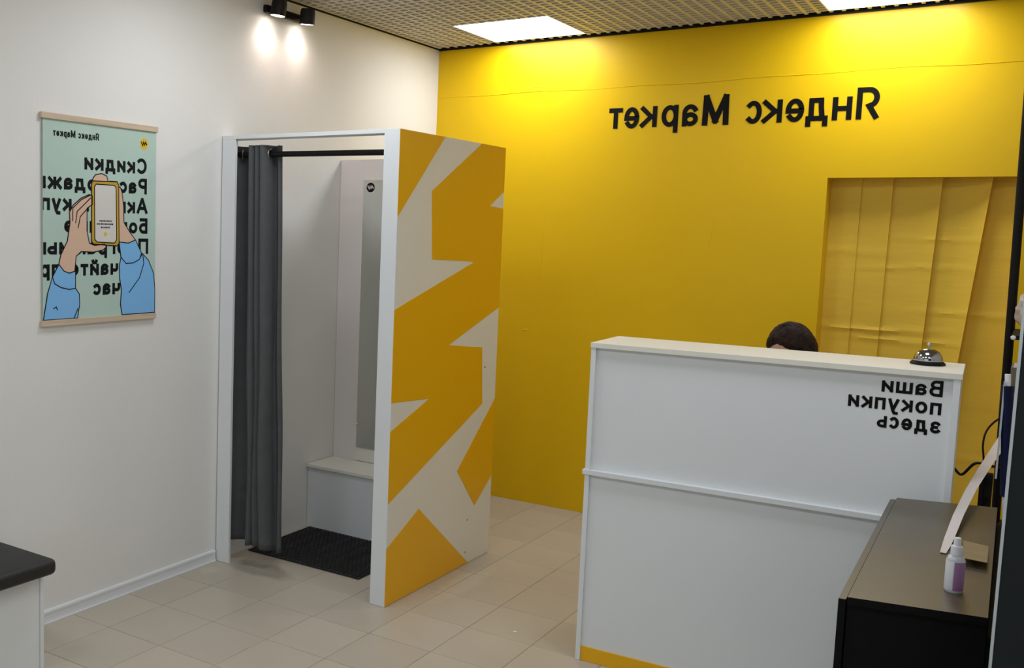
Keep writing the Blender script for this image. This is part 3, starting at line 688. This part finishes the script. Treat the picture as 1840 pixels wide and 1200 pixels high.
# call bell
bell = empty('call_bell', (3.048, -1.865, KH), 'chrome push call bell on the counter top', 'bell')
MB().lathe([(0.054, 0.001), (0.055, 0.006), (0.048, 0.012), (0.040, 0.016)], (3.048, -1.865, KH), (0, 0, 1), 32).build('base', M['black'], bell, smooth=40)
MB().lathe([(0.0445, 0.014), (0.045, 0.019), (0.042, 0.032), (0.034, 0.045), (0.022, 0.053), (0.010, 0.0565), (0.0, 0.057)], (3.048, -1.865, KH), (0, 0, 1), 36).build('dome', M['chrome'], bell, smooth=60)
MB().lathe([(0.003, 0.056), (0.003, 0.066), (0.0065, 0.068), (0.0075, 0.072), (0.005, 0.076), (0.0, 0.0765)], (3.048, -1.865, KH), (0, 0, 1), 16).build('push_button', M['steel'], bell, smooth=60)

# ------------------------------------------------------------------ person seated behind the counter
PXc, PYc = 2.523, -1.14
pe = empty('person', (PXc, PYc, 0), 'person with short dark hair seated behind the counter, head bowed', 'person')
def skin_body():
    V = []; Eg = []; Rd = []
    def nd(x, y, z, r, par=None):
        V.append((x, y, z)); Rd.append(r)
        if par is not None: Eg.append((par, len(V) - 1))
        return len(V) - 1
    pel = nd(0, 0, 0.56, (0.16, 0.12))
    sp1 = nd(0, -0.02, 0.70, (0.15, 0.11), pel); sp2 = nd(0, -0.05, 0.86, (0.17, 0.115), sp1); chest = nd(0, -0.09, 1.03, (0.16, 0.10), sp2)
    nb = nd(0, -0.13, 1.10, (0.062, 0.062), chest); nk = nd(0, -0.165, 1.155, (0.056, 0.056), nb); nd(0, -0.205, 1.215, (0.054, 0.054), nk)
    for s in (-1, 1):
        sh_ = nd(s * 0.19, -0.10, 1.05, (0.058, 0.058), chest); el = nd(s * 0.235, -0.20, 0.79, (0.044, 0.044), sh_); wr = nd(s * 0.13, -0.40, 0.785, (0.028, 0.028), el)
        pm = nd(s * 0.115, -0.455, 0.778, (0.036, 0.016), wr)
        for q, (dx, ln) in enumerate(((-0.027, 0.066), (-0.009, 0.075), (0.009, 0.072), (0.026, 0.058))):
            a = nd(s * 0.112 + dx, -0.492, 0.776, (0.0092, 0.0092), pm); b = nd(s * 0.108 + dx * 1.1, -0.492 - ln * 0.55, 0.772, (0.0085, 0.0085), a); nd(s * 0.105 + dx * 1.1, -0.492 - ln, 0.760, (0.0075, 0.0075), b)
        a = nd(s * 0.085, -0.455, 0.772, (0.0105, 0.0105), pm); b = nd(s * 0.066, -0.48, 0.765, (0.0095, 0.0095), a); nd(s * 0.058, -0.502, 0.760, (0.0085, 0.0085), b)
        hp = nd(s * 0.10, -0.02, 0.53, (0.095, 0.085), pel); kn = nd(s * 0.13, -0.42, 0.50, (0.062, 0.062), hp); an = nd(s * 0.13, -0.36, 0.09, (0.042, 0.042), kn); ft = nd(s * 0.13, -0.40, 0.045, (0.042, 0.040), an); nd(s * 0.135, -0.52, 0.038, (0.038, 0.028), ft)
    me = bpy.data.meshes.new('skeleton'); me.from_pydata(V, Eg, []); o = bpy.data.objects.new('skeleton', me); COL.objects.link(o)
    o.modifiers.new('skin', 'SKIN'); sub = o.modifiers.new('sub', 'SUBSURF'); sub.levels = 2; sub.render_levels = 2
    for i, r_ in enumerate(Rd): me.skin_vertices[0].data[i].radius = r_
    me.skin_vertices[0].data[0].use_root = True
    dg = bpy.context.evaluated_depsgraph_get(); ev = o.evaluated_get(dg); em = ev.to_mesh()
    vs = [v.co.copy() for v in em.vertices]; fs = [tuple(p.vertices) for p in em.polygons]
    ev.to_mesh_clear(); bpy.data.objects.remove(o); bpy.data.meshes.remove(me)
    return vs, fs
bvs, bfs = skin_body()
body = MB()
for f in bfs:
    c = sum((bvs[i] for i in f), Vector()) / len(f)
    mi_ = 0
    if c.z > 1.135 and abs(c.x) < 0.075: mi_ = 2
    elif c.y < -0.385 and c.z > 0.73: mi_ = 2
    elif c.z < 0.09: mi_ = 3
    elif c.z < 0.62: mi_ = 1
    body.f.append(f); body.mi.append(mi_)
body.v = [tuple(v) for v in bvs]
# head: an egg shaped mesh with brow, nose, mouth, chin and ears, bowed forward; local frame x right, y back, z up
HC = Vector((0.0, -0.255, 1.250)); TILT = R(30); TURN = R(-22)
HR = Matrix.Rotation(TURN, 3, 'Z') @ Matrix.Rotation(TILT, 3, 'X')
def head_pt(th, ph, grow=0.0):
    """th 0..pi from crown down, ph 0..2pi, ph=0 looks to -y (face)"""
    d = Vector((math.sin(th) * math.sin(ph), -math.sin(th) * math.cos(ph), math.cos(th)))
    rx, ry, rz = 0.078, 0.098, 0.118
    low = max(0.0, -d.z)
    p = Vector((d.x * rx * (1 - 0.30 * low), d.y * ry * (1 - 0.15 * low) , d.z * rz))
    face = max(0.0, -d.y)
    if face > 0:
        g = lambda x0, z0, sx, sz: math.exp(-((p.x - x0) / sx) ** 2 - ((p.z - z0) / sz) ** 2)
        p.y -= face * (0.024 * g(0, -0.028, 0.011, 0.018) + 0.012 * g(0, -0.004, 0.008, 0.022) + 0.007 * g(0, 0.022, 0.05, 0.012) + 0.009 * g(0, -0.062, 0.024, 0.007) + 0.008 * g(0, -0.100, 0.025, 0.015))
        p.y += face * 0.010 * (g(0.03, 0.0, 0.014, 0.010) + g(-0.03, 0.0, 0.014, 0.010)) + face * 0.004 * g(0, -0.0565, 0.022, 0.003)
    n_ = d.normalized()
    return p + n_ * grow
def head_mesh(mb, fth0, fth1, nth, nph, mi, growf=None):
    k0 = len(mb.v)
    for i in range(nth + 1):
        th = fth0 + (fth1 - fth0) * i / nth
        for j in range(nph):
            ph = 2 * math.pi * j / nph
            p = head_pt(max(th, 1e-3), ph, growf(th, ph) if growf else 0.0)
            mb.v.append(tuple(HR @ p + HC))
    for i in range(nth):
        for j in range(nph):
            mb.f.append((k0 + i * nph + j, k0 + i * nph + (j + 1) % nph, k0 + (i + 1) * nph + (j + 1) % nph, k0 + (i + 1) * nph + j)); mb.mi.append(mi)
head_mesh(body, 0.0, math.pi, 40, 56, 2)
for s in (-1, 1):   # ears
    k0 = len(body.v); ne = 14
    for i in range(7):
        a = math.pi * i / 6
        for j in range(ne):
            b = 2 * math.pi * j / ne
            p = Vector((s * (0.078 + 0.010 * math.sin(a) * math.cos(b) * 0.6 + 0.008), 0.012 + 0.018 * math.sin(a) * math.sin(b), -0.01 - 0.030 * math.cos(a)))
            body.v.append(tuple(HR @ p + HC))
    for i in range(6):
        for j in range(ne): body.f.append((k0 + i * ne + j, k0 + i * ne + (j + 1) % ne, k0 + (i + 1) * ne + (j + 1) % ne, k0 + (i + 1) * ne + j)); body.mi.append(2)
    for (ez, er, mm) in ((0.0, 0.0085, 4),):  # eyes
        k0 = len(body.v)
        for i in range(6):
            a = math.pi * i / 5
            for j in range(10):
                b = 2 * math.pi * j / 10
                p = Vector((s * 0.030 + er * 1.3 * math.sin(a) * math.cos(b), -0.086 + 0.004 * math.cos(a), ez + er * 0.6 * math.sin(a) * math.sin(b))); body.v.append(tuple(HR @ p + HC))
        for i in range(5):
            for j in range(10): body.f.append((k0 + i * 10 + j, k0 + i * 10 + (j + 1) % 10, k0 + (i + 1) * 10 + (j + 1) % 10, k0 + (i + 1) * 10 + j)); body.mi.append(mm)
body.build('body', [M['shirt'], M['trouser'], M['skin'], M['black'], M['hair']], pe, local=True, smooth=70)
hr = MB()
def hgrow(th, ph):
    face = max(0, math.cos(ph))
    lim = 0.80 + (1 - face) * 1.05 + 0.28 * max(0.0, -math.cos(ph))          # hairline: high over the face, low at the nape
    g = 0.016 * (1 - max(0, (th - lim + 0.25) / 0.25)) if th > lim - 0.25 else 0.016
    g += 0.0016 * math.sin(ph * 9 + th * 7) * math.sin(th * 11 + ph * 3) + 0.0008 * random.uniform(-1, 1)
    return max(g, -0.006) if th < lim + 0.1 else -0.012
head_mesh(hr, 0.0, 2.3, 52, 96, 0, hgrow)
hr.build('hair', M['hair'], pe, local=True, smooth=80)

# office chair under the person
oc = empty('office_chair', (PXc, PYc, 0), 'dark swivel chair behind the counter under the seated person', 'chair')
MB().box(-0.23, 0.23, -0.24, 0.20, 0.385, 0.440, 0.02).build('seat', M['chairgrey'], oc, local=True, smooth=50)
MB().box(-0.21, 0.21, 0.225, 0.265, 0.56, 0.98, 0.018).build('backrest', M['chairgrey'], oc, local=True, smooth=50)
MB().box(-0.03, 0.03, 0.20, 0.222, 0.38, 0.62, 0.004).build('back_bracket', M['black'], oc, local=True)
MB().tube([(0, 0, 0.07), (0, 0, 0.385)], 0.025, 16).build('gas_column', M['black'], oc, local=True, smooth=50)
for i in range(5):
    a = 2 * math.pi * i / 5 + 0.3; e = Vector((math.cos(a) * 0.27, math.sin(a) * 0.27, 0.065))
    MB().tube([(0, 0, 0.085), e], [0.022, 0.014], 8).build('base_arm', M['black'], oc, local=True, smooth=50)
    MB().lathe([(0.022, -0.012), (0.025, -0.006), (0.025, 0.006), (0.022, 0.012)], (e.x, e.y, 0.026), (-math.sin(a), math.cos(a), 0), 14).build('caster', M['black'], oc, local=True, smooth=50)

# ------------------------------------------------------------------ black cabinet in the foreground
CZ = 0.90
cA, cB, cC, cD = (3.030, -3.410), (3.316, -3.348), (3.294, -2.203), (3.010, -2.287)   # front left, front right, back right, back left
lerp = lambda a, b, t: (a[0] + (b[0] - a[0]) * t, a[1] + (b[1] - a[1]) * t)
fz = lambda u, v, d: (u, v, d)
cab = empty('black_cabinet', (3.16, -2.80, 0), 'matt black cabinet standing in front of the counter', 'cabinet')
A2, D2 = lerp(cA, cB, 0.062), lerp(cD, cC, 0.062)
MB().prism([A2, cB, cC, D2], fz, CZ - 0.018, CZ, 0, 1).build('cabinet_top', [M['cabsheen'], M['cabblack']], cab)  # top face takes the painted sheen, the rest plain black
A1, D1 = lerp(cA, cB, 0.052), lerp(cD, cC, 0.052)
off = Vector((0.0, -0.012))
MB().prism([(cA[0], cA[1]), (A1[0], A1[1]), D1, cD], fz, 0.001, CZ - 0.006, 0, 1).build('side_panel', [M['cabsheen'], M['cabblack']], cab)
E1, E2 = lerp(A2, D2, 0.008), lerp(cB, cC, 0.008)
MB().prism([E1, E2, lerp(cB, cC, 0.995), lerp(A2, D2, 0.995)], fz, 0.001, CZ - 0.019).build('body', M['cabblack'], cab)

MB().prism([(3.317, -3.33), (3.352, -3.33), (3.345, -2.20), (3.296, -2.20)], fz, 0.001, CZ - 0.05).build('side_ledge', M['cabblack'], cab)

sb = empty('spray_bottle', (3.241, -3.195, CZ), 'small spray bottle with purple label on the black cabinet', 'bottle')
MB().lathe([(0.0, 0.0), (0.018, 0.0), (0.0195, 0.003), (0.0195, 0.076), (0.016, 0.084), (0.011, 0.088), (0.011, 0.092)], (3.241, -3.195, CZ), (0, 0, 1), 28).build('bottle_body', M['bottle'], sb, smooth=50)
MB().lathe([(0.0199, 0.006), (0.0201, 0.0065), (0.0201, 0.0735), (0.0199, 0.074)], (3.241, -3.195, CZ), (0, 0, 1), 18, 178, 265).build('purple_label', M['purple'], sb, smooth=50, fix=False)
MB().lathe([(0.0199, 0.006), (0.0201, 0.0065), (0.0201, 0.0735), (0.0199, 0.074)], (3.241, -3.195, CZ), (0, 0, 1), 18, 95, 175).build('white_label', M['cap'], sb, smooth=50, fix=False)
MB().lathe([(0.0125, 0.088), (0.0125, 0.107), (0.012, 0.109), (0.008, 0.111), (0.0075, 0.127), (0.0065, 0.129), (0.0, 0.129)], (3.241, -3.195, CZ), (0, 0, 1), 24).build('spray_cap', M['cap'], sb, smooth=40)

# card lying on the cabinet, its near edge lifted
cd = MB(); vs = []; fs = []
q0, q1, q2, q3 = Vector((3.248, -2.957, 0)), Vector((3.299, -2.965, 0)), Vector((3.292, -2.719, 0)), Vector((3.232, -2.700, 0))
q0 = Vector((3.246, -2.955, 0)); q1 = Vector((3.297, -2.960, 0))
for i in range(9):
    t = i / 8
    a = q0.lerp(q3, t); b = q1.lerp(q2, t); z = CZ + 0.001 + 0.018 * (1 - t) ** 2
    vs += [(a.x, a.y, z), (b.x, b.y, z), (a.x, a.y, z + 0.0012), (b.x, b.y, z + 0.0012)]
for i in range(8):
    k4 = i * 4; fs += [(k4, k4 + 4, k4 + 5, k4 + 1), (k4 + 2, k4 + 3, k4 + 7, k4 + 6), (k4, k4 + 2, k4 + 6, k4 + 4), (k4 + 1, k4 + 5, k4 + 7, k4 + 3)]
fs += [(0, 1, 3, 2), (32, 34, 35, 33)]
tag(cd.add(vs, fs).build('kraft_card', M['card']), 'brown card lying on the black cabinet behind the bottle', 'card')

# pale paper band running from the shelf rack down onto the cabinet
band = [(3.197, -2.875, 0.9025), (3.199, -2.80, 0.904), (3.201, -2.72, 0.909), (3.207, -2.5, 0.925), (3.221, -2.2, 0.944), (3.241, -1.8, 0.950), (3.265, -1.45, 0.962), (3.291, -1.05, 0.977), (3.300, -0.98, 0.982)]
wid = [0.014, 0.020, 0.024, 0.028, 0.032, 0.038, 0.046, 0.05, 0.05]
vs = []; fs = []
P3 = [Vector(p) for p in band]
for i, p in enumerate(P3):
    t = (P3[min(i + 1, 8)] - P3[max(i - 1, 0)]).normalized(); sd = Vector((1, 0, 0)) - t * t.x; sd = (sd.normalized() * 0.93 + Vector((0, 0, 0.30 * min(1, i / 4)))).normalized()
    upv = t.cross(sd) * -0.0008
    for s_ in (-0.5, 0.5):
        vs += [p + sd * wid[i] * s_, p + sd * wid[i] * s_ + upv]
for i in range(8):
    a = i * 4; fs += [(a, a + 4, a + 6, a + 2), (a + 1, a + 3, a + 7, a + 5), (a, a + 1, a + 5, a + 4), (a + 2, a + 6, a + 7, a + 3)]
fs += [(0, 2, 3, 1), (32, 33, 35, 34)]
tag(MB().add(vs, fs).build('paper_band', M['offwhite'], smooth=40), 'long pale band trailing from the rack onto the black cabinet', 'band')

# ------------------------------------------------------------------ dark panel at the right edge
dp = empty('display_board', (3.66, -3.62, 0), 'tall dark grey board with pale metal edge at the right', 'board')
MB().box(3.334, 3.99, -3.612, -3.590, 0.04, 1.90).build('board_face', M['board'], dp)
MB().box(3.3285, 3.334, -3.614, -3.588, 0.04, 1.90, 0.001).build('edge_profile', M['alu'], dp)
MB().box(3.99, 4.001, -3.618, -3.586, 0.04, 1.90, 0.001).build('edge_profile', M['alu'], dp)
for xx in (3.40, 3.90): MB().box(xx, xx + 0.04, -3.75, -3.45, 0.001, 0.04, 0.003).build('foot', M['black'], dp)

# ------------------------------------------------------------------ shelf rack behind the counter end
ra = empty('shelf_rack', (3.5, -0.62, 0), 'black shelf rack with a tall post beside the curtained opening', 'rack')
MB().tube([(3.268, -0.60, 0.001), (3.236, -0.60, 2.45)], 0.018, 14).build('post', M['black'], ra, smooth=50)
MB().tube([(3.86, -0.60, 0.001), (3.86, -0.60, 2.45)], 0.018, 14).build('post', M['black'], ra, smooth=50)
shelves = (0.50, 0.945, 1.135, 1.355)
for z in shelves:
    MB().box(3.275 - 0.01 * (z > 1), 3.87, -1.00, -0.585, z - 0.018, z, 0.002).build('shelf', M['black'], ra)
    for xx in (3.30, 3.84): MB().box(xx, xx + 0.012, -0.96, -0.585, z - 0.055, z - 0.019).build('bracket', M['black'], ra)
    MB().lathe([(0.0, 0.0), (0.009, 0.0), (0.010, 0.006), (0.006, 0.012)], (3.272, -1.001, z - 0.009), (0, -1, 0), 12).build('end_cap', M['cap'] if z > 1.3 else M['black'], ra, smooth=50)

# things on the rack
def blob(name, c, r, material, label, cat, seed, sq=1.0):
    rnd = random.Random(seed); b = bmesh.new(); bmesh.ops.create_icosphere(b, subdivisions=4, radius=1.0)
    ph = [rnd.uniform(0, 6) for _ in range(6)]
    for v in b.verts:
        d = v.co.normalized(); n_ = 1 + 0.10 * math.sin(d.x * 5 + ph[0]) * math.sin(d.z * 4 + ph[1]) + 0.06 * math.sin(d.y * 9 + ph[2] + d.z * 7) + 0.03 * math.sin(d.x * 17 + d.z * 13 + ph[3])
        z = max(d.z * n_ * r[2], -r[2] * 0.8)
        v.co = Vector((c[0] + d.x * n_ * r[0], c[1] + d.y * n_ * r[1], c[2] + r[2] * 0.8 + z + 0.001))
    b.verts.index_update()
    o = MB().add([v.co.copy() for v in b.verts], [[v.index for v in f.verts] for f in b.faces]).build(name, material, smooth=50); b.free()
    return tag(o, label, cat)
blob('plastic_bag', (3.385, -0.84, 1.355), (0.115, 0.11, 0.112), M['bag'], 'crumpled pale plastic bag on the upper rack shelf', 'bag', 3)
br = empty('brown_bottle', (3.335, -0.90, 1.136), 'small brown bottle with white cap on the rack', 'bottle')
MB().lathe([(0.0, 0.0), (0.028, 0.0), (0.030, 0.005), (0.030, 0.10), (0.022, 0.118), (0.013, 0.126), (0.013, 0.135)], (3.335, -0.90, 1.136), (0, 0, 1), 24).build('bottle_body', M['brown'], br, smooth=50)
MB().lathe([(0.0155, 0.132), (0.0155, 0.158), (0.013, 0.161), (0.0, 0.161)], (3.335, -0.90, 1.136), (0, 0, 1), 20).build('cap', M['cap'], br, smooth=40)
gb = empty('small_box', (3.29, -0.82, 1.135), 'small grey-brown carton on the rack beside the post', 'box')
MB().box(3.272, 3.300, -0.90, -0.70, 1.136, 1.215, 0.002).build('carton', M['greybox'], gb)
MB().box(3.280, 3.291, -0.901, -0.699, 1.2151, 1.2158).build('packing_tape', M['offwhite'], gb)
tp = empty('tape_roll', (3.40, -0.93, 0.945), 'yellow tape roll on the lower rack shelf', 'tape roll')
MB().lathe([(0.028, 0.001), (0.045, 0.001), (0.045, 0.047), (0.028, 0.047), (0.028, 0.001)], (3.345, -0.86, 0.945), (0, 0, 1), 32).build('tape', M['tapeyel'], tp, smooth=40)
MB().lathe([(0.025, 0.001), (0.0278, 0.001), (0.0278, 0.047), (0.025, 0.047), (0.025, 0.001)], (3.345, -0.86, 0.945), (0, 0, 1), 32).build('core', M['greybox'], tp, smooth=40)

# navy roll leaning beside the cabinet
nv = empty('navy_roll', (3.345, -2.08, 0), 'tall navy rolled banner with white ends leaning behind the cabinet', 'roll')
pB, pT = Vector((3.3725, -2.10, 0.002)), Vector((3.288, -2.10, 1.290))
ax = (pT - pB)
def ellip(t0, t1, rx, ry, n=20):
    mb = MB(); vs = []; fs = []
    for t in (t0, t1):
        c = pB + ax * t
        for j in range(n): vs.append((c.x + rx * math.cos(2 * math.pi * j / n), c.y + ry * math.sin(2 * math.pi * j / n), c.z))
    fs = [(j, (j + 1) % n, n + (j + 1) % n, n + j) for j in range(n)] + [tuple(reversed(range(n))), tuple(range(n, 2 * n))]
    return mb.add(vs, fs)
ellip(0.713, 0.987, 0.0165, 0.03).build('navy_fabric', M['navy'], nv, smooth=50)
ellip(0.0, 0.712, 0.0105, 0.018).build('white_tube', M['cap'], nv, smooth=50)
ellip(0.987, 1.015, 0.0085, 0.010).build('white_end', M['cap'], nv, smooth=50)
MB().box(3.278, 3.2835, -2.124, -2.112, 0.975, 1.287).build('pale_edging', M['alu'], nv)

# cables at the foot of the rack post
def cable(pts, r, label):
    P = []
    pp = [Vector(p) for p in pts]
    for i in range(len(pp) - 1):
        a = pp[max(i - 1, 0)]; b = pp[i]; c = pp[i + 1]; d = pp[min(i + 2, len(pp) - 1)]
        for j in range(8):
            t = j / 8; P.append(0.5 * ((2 * b) + (c - a) * t + (2 * a - 5 * b + 4 * c - d) * t * t + (3 * b - a - 3 * c + d) * t ** 3))
    P.append(pp[-1])
    return tag(MB().tube(P, r, 8).build('cable', M['black'], smooth=60), label, 'cable', 'black cables by the rack post')
cable([(3.252, -0.625, 0.965), (3.225, -0.72, 0.950), (3.203, -0.78, 0.915), (3.197, -0.80, 0.859), (3.205, -0.80, 0.782), (3.21, -0.80, 0.60), (3.215, -0.80, 0.004)], 0.0042, 'thin black cable looping out from the rack post')
cable([(3.258, -0.625, 0.74), (3.235, -0.70, 0.755), (3.173, -0.71, 0.760), (3.125, -0.70, 0.700), (3.085, -0.69, 0.72), (3.07, -0.68, 0.60), (3.07, -0.66, 0.40), (3.07, -0.65, 0.004)], 0.006, 'thick black cable arching low behind the counter end')
ad = empty('power_adapter', (3.20, -0.72, 0.0), 'black power strip standing on end by the rack post', 'power strip')
MB().box(3.196, 3.244, -0.79, -0.745, 0.001, 0.735, 0.006).build('housing', M['black'], ad, smooth=50)
for z in (0.70, 0.62, 0.54): MB().lathe([(0.015, 0), (0.017, 0.003), (0.013, 0.003), (0.012, 0.001)], (3.220, -0.790, z), (0, -1, 0), 16).build('socket', M['black'], ad, smooth=50)

# scraps on the floor
for (x_, y_, s_, lb) in ((1.62, -2.02, 0.010, 'tiny white paper scrap on the tiles between booth and counter'), (1.83, -0.33, 0.014, 'tiny white scrap on the floor near the yellow wall'), (1.53, -0.05, 0.012, 'small pale chip at the foot of the yellow wall')):
    b = MB(); n_ = 7; poly = [(x_ + s_ * random.uniform(0.6, 1.1) * math.cos(6.283 * i / n_), y_ + s_ * random.uniform(0.6, 1.1) * math.sin(6.283 * i / n_)) for i in range(n_)]
    tag(b.prism(poly, fz, 0.0006, 0.004).build('paper_scrap', M['crumb']), lb, 'scrap', 'scraps on the floor')
